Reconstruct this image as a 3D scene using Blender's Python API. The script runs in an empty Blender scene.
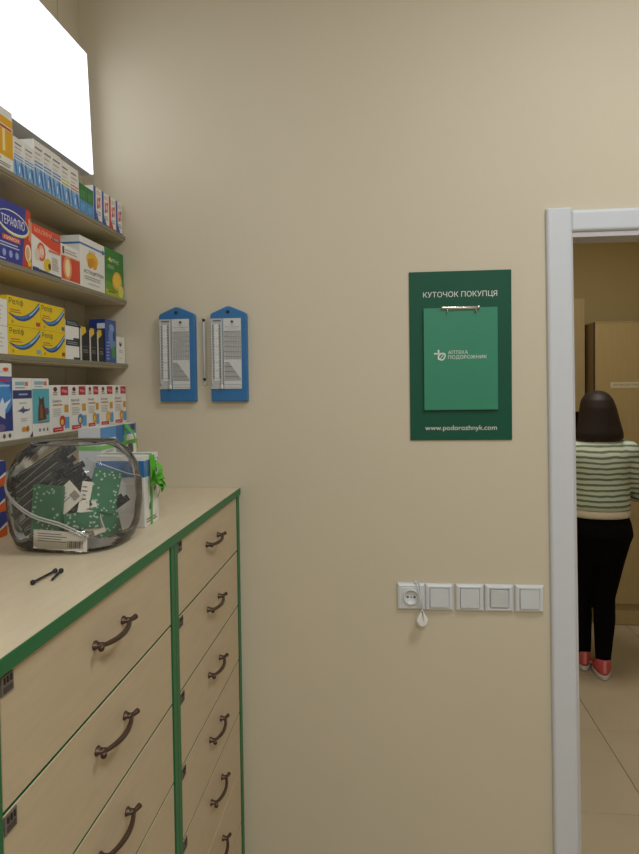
import bpy, bmesh, math, random
from mathutils import Vector, Matrix
from mathutils.geometry import delaunay_2d_cdt
random.seed(7)
C = bpy.context.scene.collection
scene = bpy.context.scene
R = math.radians

# ------------------------------------------------------------------ camera
cam_d = bpy.data.cameras.new('camera')
cam = bpy.data.objects.new('camera', cam_d); C.objects.link(cam)
YAW, PITCH, ROLL, EYE = R(5.65), R(1.5), R(0.75), 1.6
fw = Vector((-math.sin(YAW)*math.cos(PITCH), math.cos(YAW)*math.cos(PITCH), -math.sin(PITCH)))
r0 = Vector((math.cos(YAW), math.sin(YAW), 0)); u0 = r0.cross(fw)
rt = r0*math.cos(ROLL) - u0*math.sin(ROLL); up = u0*math.cos(ROLL) + r0*math.sin(ROLL)
M = Matrix((rt, up, -fw)).transposed().to_4x4(); M.translation = (0, 0, EYE)
cam.matrix_world = M
cam_d.sensor_fit = 'VERTICAL'; cam_d.sensor_height = 24.0; cam_d.lens = 24.0*650/854
cam_d.shift_y = -24/854; cam_d.clip_start = 0.02
scene.camera = cam

# ------------------------------------------------------------------ world, exposure, lamps
w = bpy.data.worlds.new('world'); scene.world = w; w.use_nodes = True
w.node_tree.nodes['Background'].inputs[0].default_value = (0.02, 0.02, 0.02, 1)
scene.view_settings.view_transform = 'Standard'; scene.view_settings.look = 'None'
scene.view_settings.gamma = 1; scene.view_settings.use_curve_mapping = False
scene.view_settings.exposure = 0.1
LAMPS = [  # x, y, z, watts, colour : light of the ceiling panels of both rooms
    (0.80, 0.80, 2.985, 13.5, (0.92, 0.98, 1.0)),
    (0.30, -1.15, 2.985, 31.0, (0.92, 0.98, 1.0)),
    (1.05, 3.25, 2.785, 12.5, (1.0, 0.96, 0.86)),
]
LIGHTBOX_STRENGTH = 1.25
for x, y, z, wt, col in LAMPS:
    l = bpy.data.lights.new('panel_light', 'AREA'); l.energy = wt; l.color = col
    l.shape = 'SQUARE'; l.size = 0.52
    o = bpy.data.objects.new('panel_light', l); C.objects.link(o); o.location = (x, y, z - 0.025)

# ------------------------------------------------------------------ materials
def lin(c):
    if isinstance(c, str):
        c = c.lstrip('#'); c = [int(c[i:i+2], 16)/255 for i in (0, 2, 4)]
    return tuple(((v/12.92) if v <= 0.04045 else ((v+0.055)/1.055)**2.4) for v in c) + (1,)
MATS = {}
def mat(name, col='#ffffff', rough=0.5, metal=0.0, vary=0.04, scale=40, stretch=(1, 1, 1), bump=0.0, bscale=None, emit=None, spec=0.5):
    if name in MATS: return MATS[name]
    m = bpy.data.materials.new(name); m.use_nodes = True; nt = m.node_tree; N = nt.nodes; L = nt.links
    b = N['Principled BSDF']
    b.inputs['Roughness'].default_value = rough; b.inputs['Metallic'].default_value = metal
    b.inputs['Specular IOR Level'].default_value = spec
    base = lin(col)
    tc = N.new('ShaderNodeTexCoord'); mp = N.new('ShaderNodeMapping'); mp.inputs['Scale'].default_value = stretch
    L.new(tc.outputs['Object'], mp.inputs[0])
    nz = N.new('ShaderNodeTexNoise'); nz.inputs['Scale'].default_value = scale; nz.inputs['Detail'].default_value = 5
    L.new(mp.outputs[0], nz.inputs['Vector'])
    mx = N.new('ShaderNodeMix'); mx.data_type = 'RGBA'
    mx.inputs[6].default_value = tuple(max(0, v*(1-vary*2)) for v in base[:3]) + (1,)
    mx.inputs[7].default_value = tuple(min(1, v*(1+vary*2)) for v in base[:3]) + (1,)
    L.new(nz.outputs['Fac'], mx.inputs[0]); L.new(mx.outputs[2], b.inputs['Base Color'])
    if bump:
        n2 = N.new('ShaderNodeTexNoise'); n2.inputs['Scale'].default_value = bscale or scale; n2.inputs['Detail'].default_value = 6
        L.new(mp.outputs[0], n2.inputs['Vector'])
        bp = N.new('ShaderNodeBump'); bp.inputs['Strength'].default_value = bump; bp.inputs['Distance'].default_value = 0.002
        L.new(n2.outputs['Fac'], bp.inputs['Height']); L.new(bp.outputs[0], b.inputs['Normal'])
    if emit:
        b.inputs['Emission Color'].default_value = lin(emit[0]); b.inputs['Emission Strength'].default_value = emit[1]
    MATS[name] = m
    return m
def ink(hexcol):                     # printed colour on cartons, signs and labels
    return mat('print_' + hexcol.strip('#'), hexcol, rough=0.42, vary=0.03, scale=60)

wallM = mat('painted_plaster', '#d4c9b4', rough=0.62, vary=0.018, scale=3, bump=0.12, bscale=140, spec=0.3)
wallB = mat('yellow_plaster', '#cdba8a', rough=0.8, vary=0.02, scale=3, bump=0.1, bscale=140, spec=0.2)
ceilM = mat('ceiling_white', '#e6e3da', rough=0.9, vary=0.01)
tileM = mat('floor_tile', '#b9aa90', rough=0.35, vary=0.05, scale=5, bump=0.03, bscale=20)
groutM = mat('grout', '#84755f', rough=0.9)
woodM = mat('maple_laminate', '#c9b598', rough=0.45, vary=0.05, scale=9, stretch=(1.2, 1.2, 9), bump=0.04, bscale=60)
woodTop = mat('maple_worktop', '#dfceb2', rough=0.36, vary=0.05, scale=9, stretch=(9, 1.2, 1.2), bump=0.03, bscale=60)
greenM = mat('green_edging', '#176a3c', rough=0.42, vary=0.03)
bronzeM = mat('antique_bronze', '#5e4c42', rough=0.38, metal=0.75, vary=0.15, scale=60)
darkM = mat('dark_plastic', '#2b2827', rough=0.5, vary=0.1)
steelM = mat('polished_steel', '#d9d9d6', rough=0.2, metal=1.0, vary=0.02)
casingM = mat('white_door_casing', '#d5d8e0', rough=0.33, vary=0.01)
jambM = mat('white_jamb', '#c6c2c6', rough=0.4, vary=0.01)
plasticM = mat('white_switch_plastic', '#d8dade', rough=0.3, vary=0.01)
rockerM = mat('white_rocker_plastic', '#d0d2d6', rough=0.35, vary=0.01)
shelfM = mat('shelf_laminate', '#d8c8a8', rough=0.5, vary=0.04, scale=9, stretch=(1, 1, 8))
edgeM = mat('shelf_glass_edge', '#837d69', rough=0.3, vary=0.05)
cartonM = mat('white_carton', '#e9e7e3', rough=0.45, vary=0.01)
blueM = mat('blue_polystyrene', '#2f70ab', rough=0.38, vary=0.03, scale=20)
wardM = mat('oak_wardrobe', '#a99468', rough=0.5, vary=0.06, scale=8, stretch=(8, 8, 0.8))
wardD = mat('dark_brown_laminate', '#3c2a1f', rough=0.6, vary=0.1)

def clear_plastic(name, tint, ior=1.45, rough=0.04, haze=0.0):
    m = bpy.data.materials.new(name); m.use_nodes = True; nt = m.node_tree; N = nt.nodes; L = nt.links
    N.remove(N['Principled BSDF']); out = N['Material Output']
    t = N.new('ShaderNodeBsdfTransparent'); t.inputs[0].default_value = lin(tint)
    g = N.new('ShaderNodeBsdfGlossy'); g.inputs['Roughness'].default_value = rough
    fr = N.new('ShaderNodeFresnel'); fr.inputs['IOR'].default_value = ior
    tc = N.new('ShaderNodeTexCoord'); nz = N.new('ShaderNodeTexNoise'); nz.inputs['Scale'].default_value = 22
    L.new(tc.outputs['Object'], nz.inputs['Vector'])
    bp = N.new('ShaderNodeBump'); bp.inputs['Strength'].default_value = 0.35; bp.inputs['Distance'].default_value = 0.004
    L.new(nz.outputs['Fac'], bp.inputs['Height']); L.new(bp.outputs[0], g.inputs['Normal'])
    d = N.new('ShaderNodeBsdfDiffuse'); d.inputs[0].default_value = (0.7, 0.7, 0.7, 1)
    m0 = N.new('ShaderNodeMixShader'); m0.inputs[0].default_value = haze
    L.new(t.outputs[0], m0.inputs[1]); L.new(d.outputs[0], m0.inputs[2])
    mx = N.new('ShaderNodeMixShader'); L.new(fr.outputs[0], mx.inputs[0]); L.new(m0.outputs[0], mx.inputs[1]); L.new(g.outputs[0], mx.inputs[2])
    L.new(mx.outputs[0], out.inputs['Surface'])
    MATS[name] = m; return m
clearM = clear_plastic('clear_tub_plastic', '#ffffff', haze=0.075, ior=1.22)
glassM = clear_plastic('thermometer_glass', '#f8f9f9', haze=0.75, ior=1.2)

# ------------------------------------------------------------------ mesh helpers
def text_mesh(s, offset=0.0):
    """letter outlines from the built-in font, filled by winding number"""
    cu = bpy.data.curves.new('tmp_text', 'FONT'); cu.body = s; cu.size = 1; cu.resolution_u = 4; cu.offset = offset
    cu.dimensions = '3D'                                   # outlines only, no fill
    ob = bpy.data.objects.new('tmp_text', cu); C.objects.link(ob)
    dg = bpy.context.evaluated_depsgraph_get(); me = ob.evaluated_get(dg).to_mesh()
    co = [(v.co.x, v.co.y) for v in me.vertices]; ed = [tuple(e.vertices) for e in me.edges]
    ob.evaluated_get(dg).to_mesh_clear(); bpy.data.objects.remove(ob); bpy.data.curves.remove(cu)
    if not co: return [], [], (0, 0, 1, 1)
    nb = {}
    for a, b in ed: nb.setdefault(a, []).append(b); nb.setdefault(b, []).append(a)
    seen = set(); loops = []
    for v in range(len(co)):
        if v in seen or v not in nb: continue
        lp = [v]; seen.add(v); cur = max(nb[v]) if v+1 not in nb[v] else v+1
        while cur not in seen:
            lp.append(cur); seen.add(cur)
            nx = [q for q in nb[cur] if q not in seen]
            if not nx: break
            cur = nx[0]
        if len(lp) > 2: loops.append(lp)
    # group the loops by letter so that each triangulation stays small
    boxes = [(min(co[q][0] for q in l), max(co[q][0] for q in l), l) for l in loops]; boxes.sort(key=lambda t: t[0])
    groups = []
    for a, b, l in boxes:
        if groups and a < groups[-1][1]: groups[-1][1] = max(groups[-1][1], b); groups[-1][2].append(l)
        else: groups.append([a, b, [l]])
    vs, fs = [], []
    for a, b, ls in groups:
        pts = []; edges = []; segs = []
        for l in ls:
            k = len(pts); pts += [Vector(co[q]) for q in l]; n = len(l)
            edges += [(k+q, k+(q+1) % n) for q in range(n)]
            segs += [(co[l[q]], co[l[(q+1) % n]]) for q in range(n)]
        r = delaunay_2d_cdt(pts, edges, [], 0, 1e-6); ov, of = r[0], r[2]; base = len(vs)
        vs += [(p.x, p.y) for p in ov]
        for f in of:
            cx = sum(ov[q].x for q in f)/len(f); cy = sum(ov[q].y for q in f)/len(f); wn = 0
            for (x0, y0), (x1, y1) in segs:
                if (y0 <= cy) != (y1 <= cy):
                    t = x0+(cy-y0)/(y1-y0)*(x1-x0)
                    if t > cx: wn += 1 if y1 > y0 else -1
            if wn: fs.append(tuple(base+q for q in f))
    used = {q for f in fs for q in f}
    xs = [vs[q][0] for q in used]; ys = [vs[q][1] for q in used]
    return vs, fs, (min(xs), min(ys), max(xs), max(ys))

class MB:
    """collects shapes; build() links them as ONE mesh object"""
    def __init__(s): s.v = []; s.f = []; s.m = []; s.mats = []; s.sm = []
    def slot(s, m):
        if m not in s.mats: s.mats.append(m)
        return s.mats.index(m)
    def raw(s, vs, fs, m, smooth=False):
        k = len(s.v); i = s.slot(m); s.v += [tuple(v) for v in vs]
        for f in fs: s.f.append(tuple(k+a for a in f)); s.m.append(i); s.sm.append(smooth)
        return s
    def bm(s, b, m, smooth=False):
        b.verts.index_update()
        s.raw([v.co[:] for v in b.verts], [[v.index for v in f.verts] for f in b.faces], m, smooth); b.free(); return s
    def box(s, x0, x1, y0, y1, z0, z1, m, bev=0.0, seg=2, mtx=None):
        b = bmesh.new(); bmesh.ops.create_cube(b, size=1)
        for v in b.verts: v.co = Vector(((x0+x1)/2+v.co.x*(x1-x0), (y0+y1)/2+v.co.y*(y1-y0), (z0+z1)/2+v.co.z*(z1-z0)))
        if bev: bmesh.ops.bevel(b, geom=b.edges[:], offset=bev, segments=seg, affect='EDGES', profile=0.5)
        if mtx: b.transform(mtx)
        return s.bm(b, m)
    def prism(s, pts, y0, y1, m, bev=0.0, seg=2):
        """outline in (x,z), extruded from y0 (front) to y1"""
        b = bmesh.new(); f = b.faces.new([b.verts.new((x, y0, z)) for x, z in pts])
        b.normal_update()
        if f.normal.y > 0: bmesh.ops.reverse_faces(b, faces=[f])
        e = bmesh.ops.extrude_face_region(b, geom=[f])
        for g in e['geom']:
            if isinstance(g, bmesh.types.BMVert): g.co.y = y1
        bmesh.ops.recalc_face_normals(b, faces=b.faces[:])
        if bev:
            es = [ed for ed in b.edges if len(ed.link_faces) == 2 and abs(ed.verts[0].co.y-y0) < 1e-7 and abs(ed.verts[1].co.y-y0) < 1e-7]
            bmesh.ops.bevel(b, geom=es, offset=bev, segments=seg, affect='EDGES', profile=0.5)
        return s.bm(b, m)
    def loft(s, rings, m, smooth=True, cap=True):
        n = len(rings[0]); vs = [p for r in rings for p in r]; fs = []
        for i in range(len(rings)-1):
            for j in range(n):
                a = i*n+j; b_ = i*n+(j+1) % n
                fs.append((a, b_, b_+n, a+n))
        if cap: fs.append(tuple(range(n))[::-1]); fs.append(tuple((len(rings)-1)*n+j for j in range(n)))
        return s.raw(vs, fs, m, smooth)
    def tube(s, pts, rad, m, n=10, cap=True, flat=1.0):
        pts = [Vector(p) for p in pts]; rads = rad if isinstance(rad, (list, tuple)) else [rad]*len(pts)
        rings = []; prev = None
        for i, p in enumerate(pts):
            t = (pts[min(i+1, len(pts)-1)] - pts[max(i-1, 0)]).normalized()
            if prev is None:
                a = Vector((0, 0, 1)) if abs(t.z) < 0.9 else Vector((1, 0, 0))
                x = t.cross(a).normalized()
            else:
                x = (prev - t*prev.dot(t)).normalized()
            prev = x; y = t.cross(x)
            rings.append([tuple(p + (x*math.cos(q)*flat + y*math.sin(q))*rads[i]) for q in [2*math.pi*k/n for k in range(n)]])
        return s.loft(rings, m, True, cap)
    def lathe(s, prof, m, n=24, c=(0, 0, 0), axis='z', cap=True, sx=1, sy=1):
        rings = []
        for r, h in prof:
            ring = []
            for k in range(n):
                q = 2*math.pi*k/n; a, b_ = r*math.cos(q)*sx, r*math.sin(q)*sy
                p = {'z': (a, b_, h), 'y': (a, h, b_), 'x': (h, a, b_)}[axis]
                ring.append((p[0]+c[0], p[1]+c[1], p[2]+c[2]))
            rings.append(ring)
        return s.loft(rings, m, True, cap)
    def flat(s, pts, y, m): return s.raw([(a, y, b_) for a, b_ in pts], [tuple(range(len(pts)))], m)
    def ell(s, cx, cz, rx, rz, y, m, n=20, rot=0, a0=0, a1=2*math.pi):
        pts = []
        for k in range(n):
            q = a0+(a1-a0)*k/(n if a1-a0 > 6.28 else n-1); a, b_ = rx*math.cos(q), rz*math.sin(q)
            pts.append((cx+a*math.cos(rot)-b_*math.sin(rot), cz+a*math.sin(rot)+b_*math.cos(rot)))
        return s.flat(pts, y, m)
    def text(s, t, cx, cz, wd, ht, y, m, offset=0.0, rot=0.0, align='c'):
        vs, fs, (a0, b0, a1, b1) = text_mesh(t, offset)
        if not vs: return s
        sx = wd/(a1-a0) if wd else None; sz = ht/(b1-b0) if ht else None
        sx = sx or sz; sz = sz or sx; c_, d_ = math.cos(rot), math.sin(rot); out = []
        for a, b_ in vs:
            p = (a-(a0+a1)/2)*sx; q = (b_-(b0+b1)/2)*sz
            if align == 'l': p = (a-a0)*sx
            out.append((cx+p*c_-q*d_, y, cz+p*d_+q*c_))
        return s.raw(out, fs, m)
    def build(s, name, parent=None, loc=(0, 0, 0), rot=(0, 0, 0), smooth_angle=None):
        me = bpy.data.meshes.new(name); me.from_pydata(s.v, [], s.f)
        for m in s.mats: me.materials.append(m)
        me.polygons.foreach_set('material_index', s.m); me.polygons.foreach_set('use_smooth', s.sm); me.update()
        o = bpy.data.objects.new(name, me); C.objects.link(o); o.location = loc; o.rotation_euler = rot
        if parent: o.parent = parent
        return o
def tag(o, label, cat, group=None):
    o['label'] = label; o['category'] = cat
    if group: o['group'] = group
    return o
def struct(o): o['kind'] = 'structure'; return o
def empty(name, loc=(0, 0, 0), rot=(0, 0, 0)):
    o = bpy.data.objects.new(name, None); C.objects.link(o); o.location = loc; o.rotation_euler = rot
    o.empty_display_size = 0.05; return o
def link_copy(o, parent, loc=None):
    c = o.copy(); C.objects.link(c); c.parent = parent
    if loc is not None: c.location = loc
    return c

# ================================================================== THE SETTING
D, LW = 1.86, -0.88            # back wall plane, left wall plane
RX, BY, CEIL = 2.6, -2.6, 3.0  # right wall, wall behind the camera, ceiling
T = 0.075                       # wall thickness
DX0, DX1, DZ = 0.518, 1.335, 2.000
# floor with 60 cm tiles
g = MB(); g.box(LW-.1, RX+.1, BY-.1, 5.1, -0.06, -0.004, groutM); floor = struct(g.build('floor'))
tm = MB(); tm.box(-.2985, .2985, -.2985, .2985, -0.012, 0, tileM, bev=0.0015, seg=1); tile0 = None
xs = [0.972+0.6*k for k in range(-3, 3)]; ys = [2.463+0.6*k for k in range(-9, 5)]
for x in xs:
    for y in ys:
        if x+.3 > RX+.05 or y+.6 > 5.2: continue
        if tile0 is None: tile0 = tm.build('tile', floor, (x+.3, y+.3, 0))
        else: link_copy(tile0, floor, (x+.3, y+.3, 0))
# walls
g = MB(); g.box(LW-.1, DX0, D, D+T, 0, CEIL, wallM); g.box(DX1, RX+.1, D, D+T, 0, CEIL, wallM); g.box(DX0, DX1, D, D+T, DZ, CEIL, wallM)
wall_back = struct(g.build('wall_back'))
g = MB(); g.box(LW-.1, LW, BY, 1.732, 0, CEIL, wallM); g.box(LW-.1, LW-.0008, 1.732, 1.7345, 0, CEIL, groutM); g.box(LW-.1, LW, 1.7345, D, 0, CEIL, wallM)
wall_left = struct(g.build('wall_left'))
g = MB(); g.box(RX, RX+.1, BY, D, 0, CEIL, wallM); struct(g.build('wall_right'))
g = MB(); g.box(LW-.1, RX+.1, BY-.1, BY, 0, CEIL, wallM); struct(g.build('wall_rear'))
g = MB(); g.box(LW-.1, RX+.1, BY-.1, D+T, CEIL, CEIL+.08, ceilM); struct(g.build('ceiling'))
# the back room
FY = 5.0
g = MB(); g.box(0.1, RX+.1, FY, FY+.1, 0, 2.8, wallB); struct(g.build('wall_far'))
g = MB(); g.box(0.1, 0.2, D+T, FY, 0, 2.8, wallB); struct(g.build('wall_store_left'))
g = MB(); g.box(RX, RX+.1, D+T, FY, 0, 2.8, wallB); struct(g.build('wall_store_right'))
g = MB(); g.box(0.1, RX+.1, D+T, FY+.1, 2.8, 2.88, ceilM); struct(g.build('ceiling_store'))
# door surround (the opening leans by a few millimetres, as built)
door = struct(empty('door_1', (DX0, D, 0)))
def casing_profile(w_, th, n=6):
    r = 0.010; pts = [(0, 0)]
    for k in range(n+1): q = math.pi - k*math.pi/2/n; pts.append((r+r*math.cos(q), th-r+r*math.sin(q)))
    for k in range(n+1): q = math.pi/2 - k*math.pi/2/n; pts.append((w_-r+r*math.cos(q), th-r+r*math.sin(q)))
    pts.append((w_, 0)); return pts
def casing(name, w_, th, length, horizontal, loc, rot=0):
    g = MB(); pr = casing_profile(w_, th); rings = []
    for t in (0, 0.004, length-.004, length):
        k = 0.0 if 0 < t < length else 0.004
        if horizontal: rings.append([(t, -max(0, d-k), a) for a, d in pr])
        else: rings.append([(a, -max(0, d-k), t) for a, d in pr])
    g.loft(rings, casingM, smooth=False)
    o = g.build(name, door, loc, (0, rot, 0)); return o
casing('casing', .0685, .016, 2.078, False, (-.0705+.0185, -.0005, 0), R(-.47))
casing('casing', .0685, .016, 2.078, False, (DX1-DX0+.002, -.0005, 0))
casing('casing', .060, .018, DX1-DX0+.075, True, (-.003, -.0005, 2.0115))
g = MB(); g.prism([(.010, 0), (.0240, 0), (.0020, DZ), (-.012, DZ)], -.008, T+.004, jambM); g.build('jamb', door)
g = MB(); g.box(DX1-DX0-.012, DX1-DX0+.001, -.008, T+.004, 0, DZ, jambM); g.build('jamb', door)
g = MB(); g.box(-.004, DX1-DX0, -.010, T+.004, DZ-.002, DZ+.0112, jambM); g.build('jamb', door)

# ceiling panels (lamps)
def ceiling_panel(x, y, z, label):
    e = tag(empty('ceiling_panel', (x, y, z)), label, 'ceiling lamp', 'square ceiling light panels')
    g = MB(); a, b_ = .30, .27
    g.box(-a, a, -a, -b_, 0, .015, casingM); g.box(-a, a, b_, a, 0, .015, casingM); g.box(-a, -b_, -b_, b_, 0, .015, casingM); g.box(b_, a, -b_, b_, 0, .015, casingM)
    g.build('frame', e)
    g = MB(); g.box(-b_, b_, -b_, b_, .006, .015, mat('panel_diffuser', '#ffffff', emit=('#fff4e2', 2.0))); g.build('diffuser', e)
ceiling_panel(*LAMPS[0][:3], 'square light panel on the ceiling by the back wall')
ceiling_panel(*LAMPS[1][:3], 'square light panel on the ceiling behind the viewer')
ceiling_panel(*LAMPS[2][:3], 'square light panel on the ceiling of the back room')

# ================================================================== DRAWER CABINETS
CF = -0.4235                      # plane of the cabinet fronts
TOP = 1.3055                      # top of the worktop
SEAMS = [1.2845, 1.1275, .9685, .810, .6565, .495, .333, .10]
def handle_mesh():
    g = MB(); n = 30; half = .066; pts = []; rad = []
    for k in range(n+1):
        t = -1+2*k/n; a = abs(t)
        off = .0215-.0095*(a/.78)**2 if a < .78 else .0120+(a-.78)/.22*.0045
        pts.append((off, t*half, .004*a*a-.002)); rad.append(.0031+.0012*(1-min(1, a*1.2)**2)+.0016*max(0, (a-.72)/.28))
    g.tube(pts, rad, bronzeM, n=10)
    for s_ in (-1, 1):
        g.lathe([(.0070, 0), (.0070, .0015), (.0054, .004), (.0046, .008), (.0052, .0125)], bronzeM, n=14, c=(0, s_*.0515, .0005), axis='x', sx=1.25)
    return g
def bracket_mesh():
    g = MB(); g.box(0, .0022, 0, .024, -.022, 0, mat('grey_bracket', '#6f655c', rough=.45, vary=.12, scale=200), bev=.0006, seg=1)
    for k in range(3): g.box(.0022, .0036, .004+.0065*k, .0065+.0065*k, -.009, -.002, darkM)
    g.box(.0022, .003, .004, .020, -.019, -.013, mat('bracket_dark', '#443d3a', rough=.5))
    return g
hproto = bproto = None
def drawer_cabinet(y0, y1, d0, d1, hy, label, seams):
    global hproto, bproto
    e = tag(empty('drawer_cabinet', (CF, (y0+y1)/2, 0)), label, 'cabinet', 'drawer cabinets under the worktop')
    oy = (y0+y1)/2; back = LW-CF
    g = MB()
    g.box(back+.002, -.012, y0+.018-oy, y1-.018-oy, .08, .098, woodM); g.box(back+.002, back+.012, y0+.018-oy, y1-.018-oy, .098, 1.286, woodM)
    g.box(back+.02, -.05, y0+.018-oy, y1-.018-oy, 0, .08, darkM); g.build('carcass', e)
    for a, b_ in ((y0, d0-.003), (d1+.003, y1)):
        g = MB(); g.box(back+.002, 0, a-oy, b_-oy, 0, 1.2858, greenM, bev=.0008, seg=1); g.build('side_panel', e)
    for k in range(len(seams)-1):
        zt, zb = seams[k]-.0020, seams[k+1]+.0020
        if abs(seams[k+1]-.495) < .001: zb -= .0012
        if abs(seams[k]-.495) < .001: zt += .0012
        g = MB(); g.box(-.018, 0, -(d1-d0)/2, (d1-d0)/2, -(zt-zb), 0, woodM, bev=.0010, seg=1)
        g.box(-.0165, -.001, -(d1-d0)/2-.0006, (d1-d0)/2+.0006, -(zt-zb)-.0005, .0005, greenM)
        dr = g.build('drawer', e, (-.0022, (d0+d1)/2-oy, zt))
        g = MB(); g.box(back+.07, -.0185, -(d1-d0)/2+.012, (d1-d0)/2-.012, -(zt-zb)+.012, -.025, woodM); g.build('drawer_box', dr)
        if hproto is None:
            hproto = handle_mesh().build('handle', dr); bproto = bracket_mesh().build('corner_bracket', dr)
            h, b2 = hproto, bproto
        else: h = link_copy(hproto, dr); b2 = link_copy(bproto, dr)
        h.location = (0, hy-.010-(d0+d1)/2, -.059); b2.location = (0, -(d1-d0)/2+.0005, -.001)
drawer_cabinet(.648, 1.2675, .671, 1.2440, .968, 'wide beige drawer cabinet with green edges, nearest to the viewer', SEAMS[:6]+[.333, .10])
drawer_cabinet(1.2690, 1.8585, 1.2925, 1.8290, 1.574, 'narrower beige drawer cabinet with green edges, against the back wall', SEAMS)
g = MB(); g.box(LW+.002, CF+.002, .646, D-.0015, 1.2862, TOP, woodTop)
wt = tag(g.build('worktop'), 'long pale wooden worktop with green front edge over the drawers', 'worktop')
g = MB(); g.box(CF+.002, CF+.0045, .644, D-.0015, 1.2862, TOP+.0002, greenM, bev=.0006, seg=1)
g.box(LW+.002, CF+.002, .6435, .646, 1.2862, TOP+.0002, greenM); g.build('edge_band', wt)

# ================================================================== SHELVES AND LIGHT BOX
SZ = [2.0455, 1.8590, 1.6725, 1.4980]; SF = -.750
names = ['top', 'second', 'third', 'bottom']
for z, n_ in zip(SZ, names):
    e = tag(empty('wall_shelf', (LW, 1.25, z)), {'top': 'highest beige wall shelf, right under the light box', 'second': 'beige wall shelf second from the top, carrying cold remedy cartons',
        'third': 'beige wall shelf third from the top, carrying yellow cartons', 'bottom': 'lowest beige wall shelf, above the clear tub'}[n_], 'shelf', 'wall shelves')
    g = MB(); g.box(.0005, SF-LW-.003, -.60, D-1.25-.004, -.0125, 0, shelfM); g.build('board', e)
    g = MB(); g.box(SF-LW-.003, SF-LW, -.60, D-1.25-.004, -.0105, 0, edgeM, bev=.0008, seg=1); g.build('front_edge', e)
e = tag(empty('light_box', (LW, 1.2, 2.213)), 'glowing white rectangular light box above the shelves', 'light box')
def wedge(g, x0b, x1b, x0t, x1t, y0, y1, z0, z1, m): g.loft([[(x0b, y0, z0), (x1b, y0, z0), (x1b, y1, z0), (x0b, y1, z0)], [(x0t, y0, z1), (x1t, y0, z1), (x1t, y1, z1), (x0t, y1, z1)]], m, smooth=False)
g = MB(); wedge(g, .0005, .053, .0005, .041, -.55, .605, 0, .342, casingM); g.build('housing', e)
g = MB(); wedge(g, .053, .060, .041, .048, -.55, .605, .0005, .3415, mat('light_box_face', '#dde3ea', rough=.3, emit=('#f0f6ff', LIGHTBOX_STRENGTH))); g.build('diffuser', e)

# ================================================================== CARTONS
def carton(name, w_, h, d, body, ops, label, loc, rz=90, group=None, cat='box', side=None, lift=0.0):
    """front faces local -Y; ops are printed marks in 0..1 coordinates of the front"""
    g = MB(); g.box(-w_/2, w_/2, 0, d, 0, h, ink(body) if body != 'w' else cartonM, bev=.0007, seg=1)
    o = tag(g.build(name, None, loc, (0, 0, R(rz))), label, cat, group)
    p = MB(); k = 0
    def U(u): return -w_/2+u*w_
    for op in ops:
        k += 1; y = -.00006*k-.0001; c = ink(op[-1])
        if op[0] == 'r': p.flat([(U(op[1]), op[2]*h), (U(op[3]), op[2]*h), (U(op[3]), op[4]*h), (U(op[1]), op[4]*h)], y, c)
        elif op[0] == 'e': p.ell(U(op[1]), op[2]*h, op[3]*w_, op[4]*h, y, c)
        elif op[0] == 'E': p.ell(U(op[1]), op[2]*h, op[3]*w_, op[4]*h, y, c, rot=R(op[5]))
        elif op[0] == 'p': p.flat([(U(a), b_*h) for a, b_ in op[1]], y, c)
        elif op[0] == 't': p.text(op[1], U(op[2]), op[3]*h, op[4]*w_ if op[4] else None, op[5]*h if op[5] else None, y, c, offset=.012)
        elif op[0] == 'L':      # lines of small print
            n = op[5]
            for q in range(n):
                v = op[2]+(op[4]-op[2])*(q+.5)/n; t_ = (op[4]-op[2])/n*.22
                u1 = op[3]-(op[3]-op[1])*(.25*random.random())
                p.flat([(U(op[1]), (v-t_)*h), (U(u1), (v-t_)*h), (U(u1), (v+t_)*h), (U(op[1]), (v+t_)*h)], y, c)
        elif op[0] == 'S':      # crescent swoosh
            lo = lambda u: 1.58*u*u-1.2*u+.42
            hi = lambda u: min(.97, 1.327*u*u-.7305*u+.445)
            us = [.02+.95*q/20 for q in range(21)]
            for q in range(20):
                a, b_ = us[q], us[q+1]
                p.flat([(U(a), lo(a)*h), (U(b_), lo(b_)*h), (U(b_), hi(b_)*h), (U(a), hi(a)*h)], y, c)
                if a > op[2]:
                    f = lambda u, t: (lo(u)+(hi(u)-lo(u))*t)*h
                    p.flat([(U(a), f(a, .38)), (U(b_), f(b_, .38)), (U(b_), f(b_, .86)), (U(a), f(a, .86))], y-.00003, ink(op[1]))
                if a > .62:
                    p.flat([(U(a), f(a, .5)), (U(b_), f(b_, .5)), (U(b_), f(b_, .74)), (U(a), f(a, .74))], y-.00005, ink('#a9cdee'))
    if ops: p.build('printed_front', o)
    if side:
        s_ = MB()
        for q, (a0, z0, a1, z1, c) in enumerate(side):
            x = -w_/2-.0002-.0001*q; s_.raw([(x, a1*d, z0*h), (x, a0*d, z0*h), (x, a0*d, z1*h), (x, a1*d, z1*h)], [(0, 1, 2, 3)], ink(c))
        s_.build('printed_side', o)
    return o
XF = -.757
def shelf_box(name, shelf, y0, y1, h, d, body, ops, label, group, x=XF, rz=90, lift=0, side=None):
    return carton(name, y1-y0-.0012, h, d, body, ops, label, (x, (y0+y1)/2, SZ[shelf]+lift+.0002), rz, group, side=side)
G = ['cartons on the top shelf', 'cartons on the second shelf', 'cartons on the third shelf', 'cartons on the lowest shelf']

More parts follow.
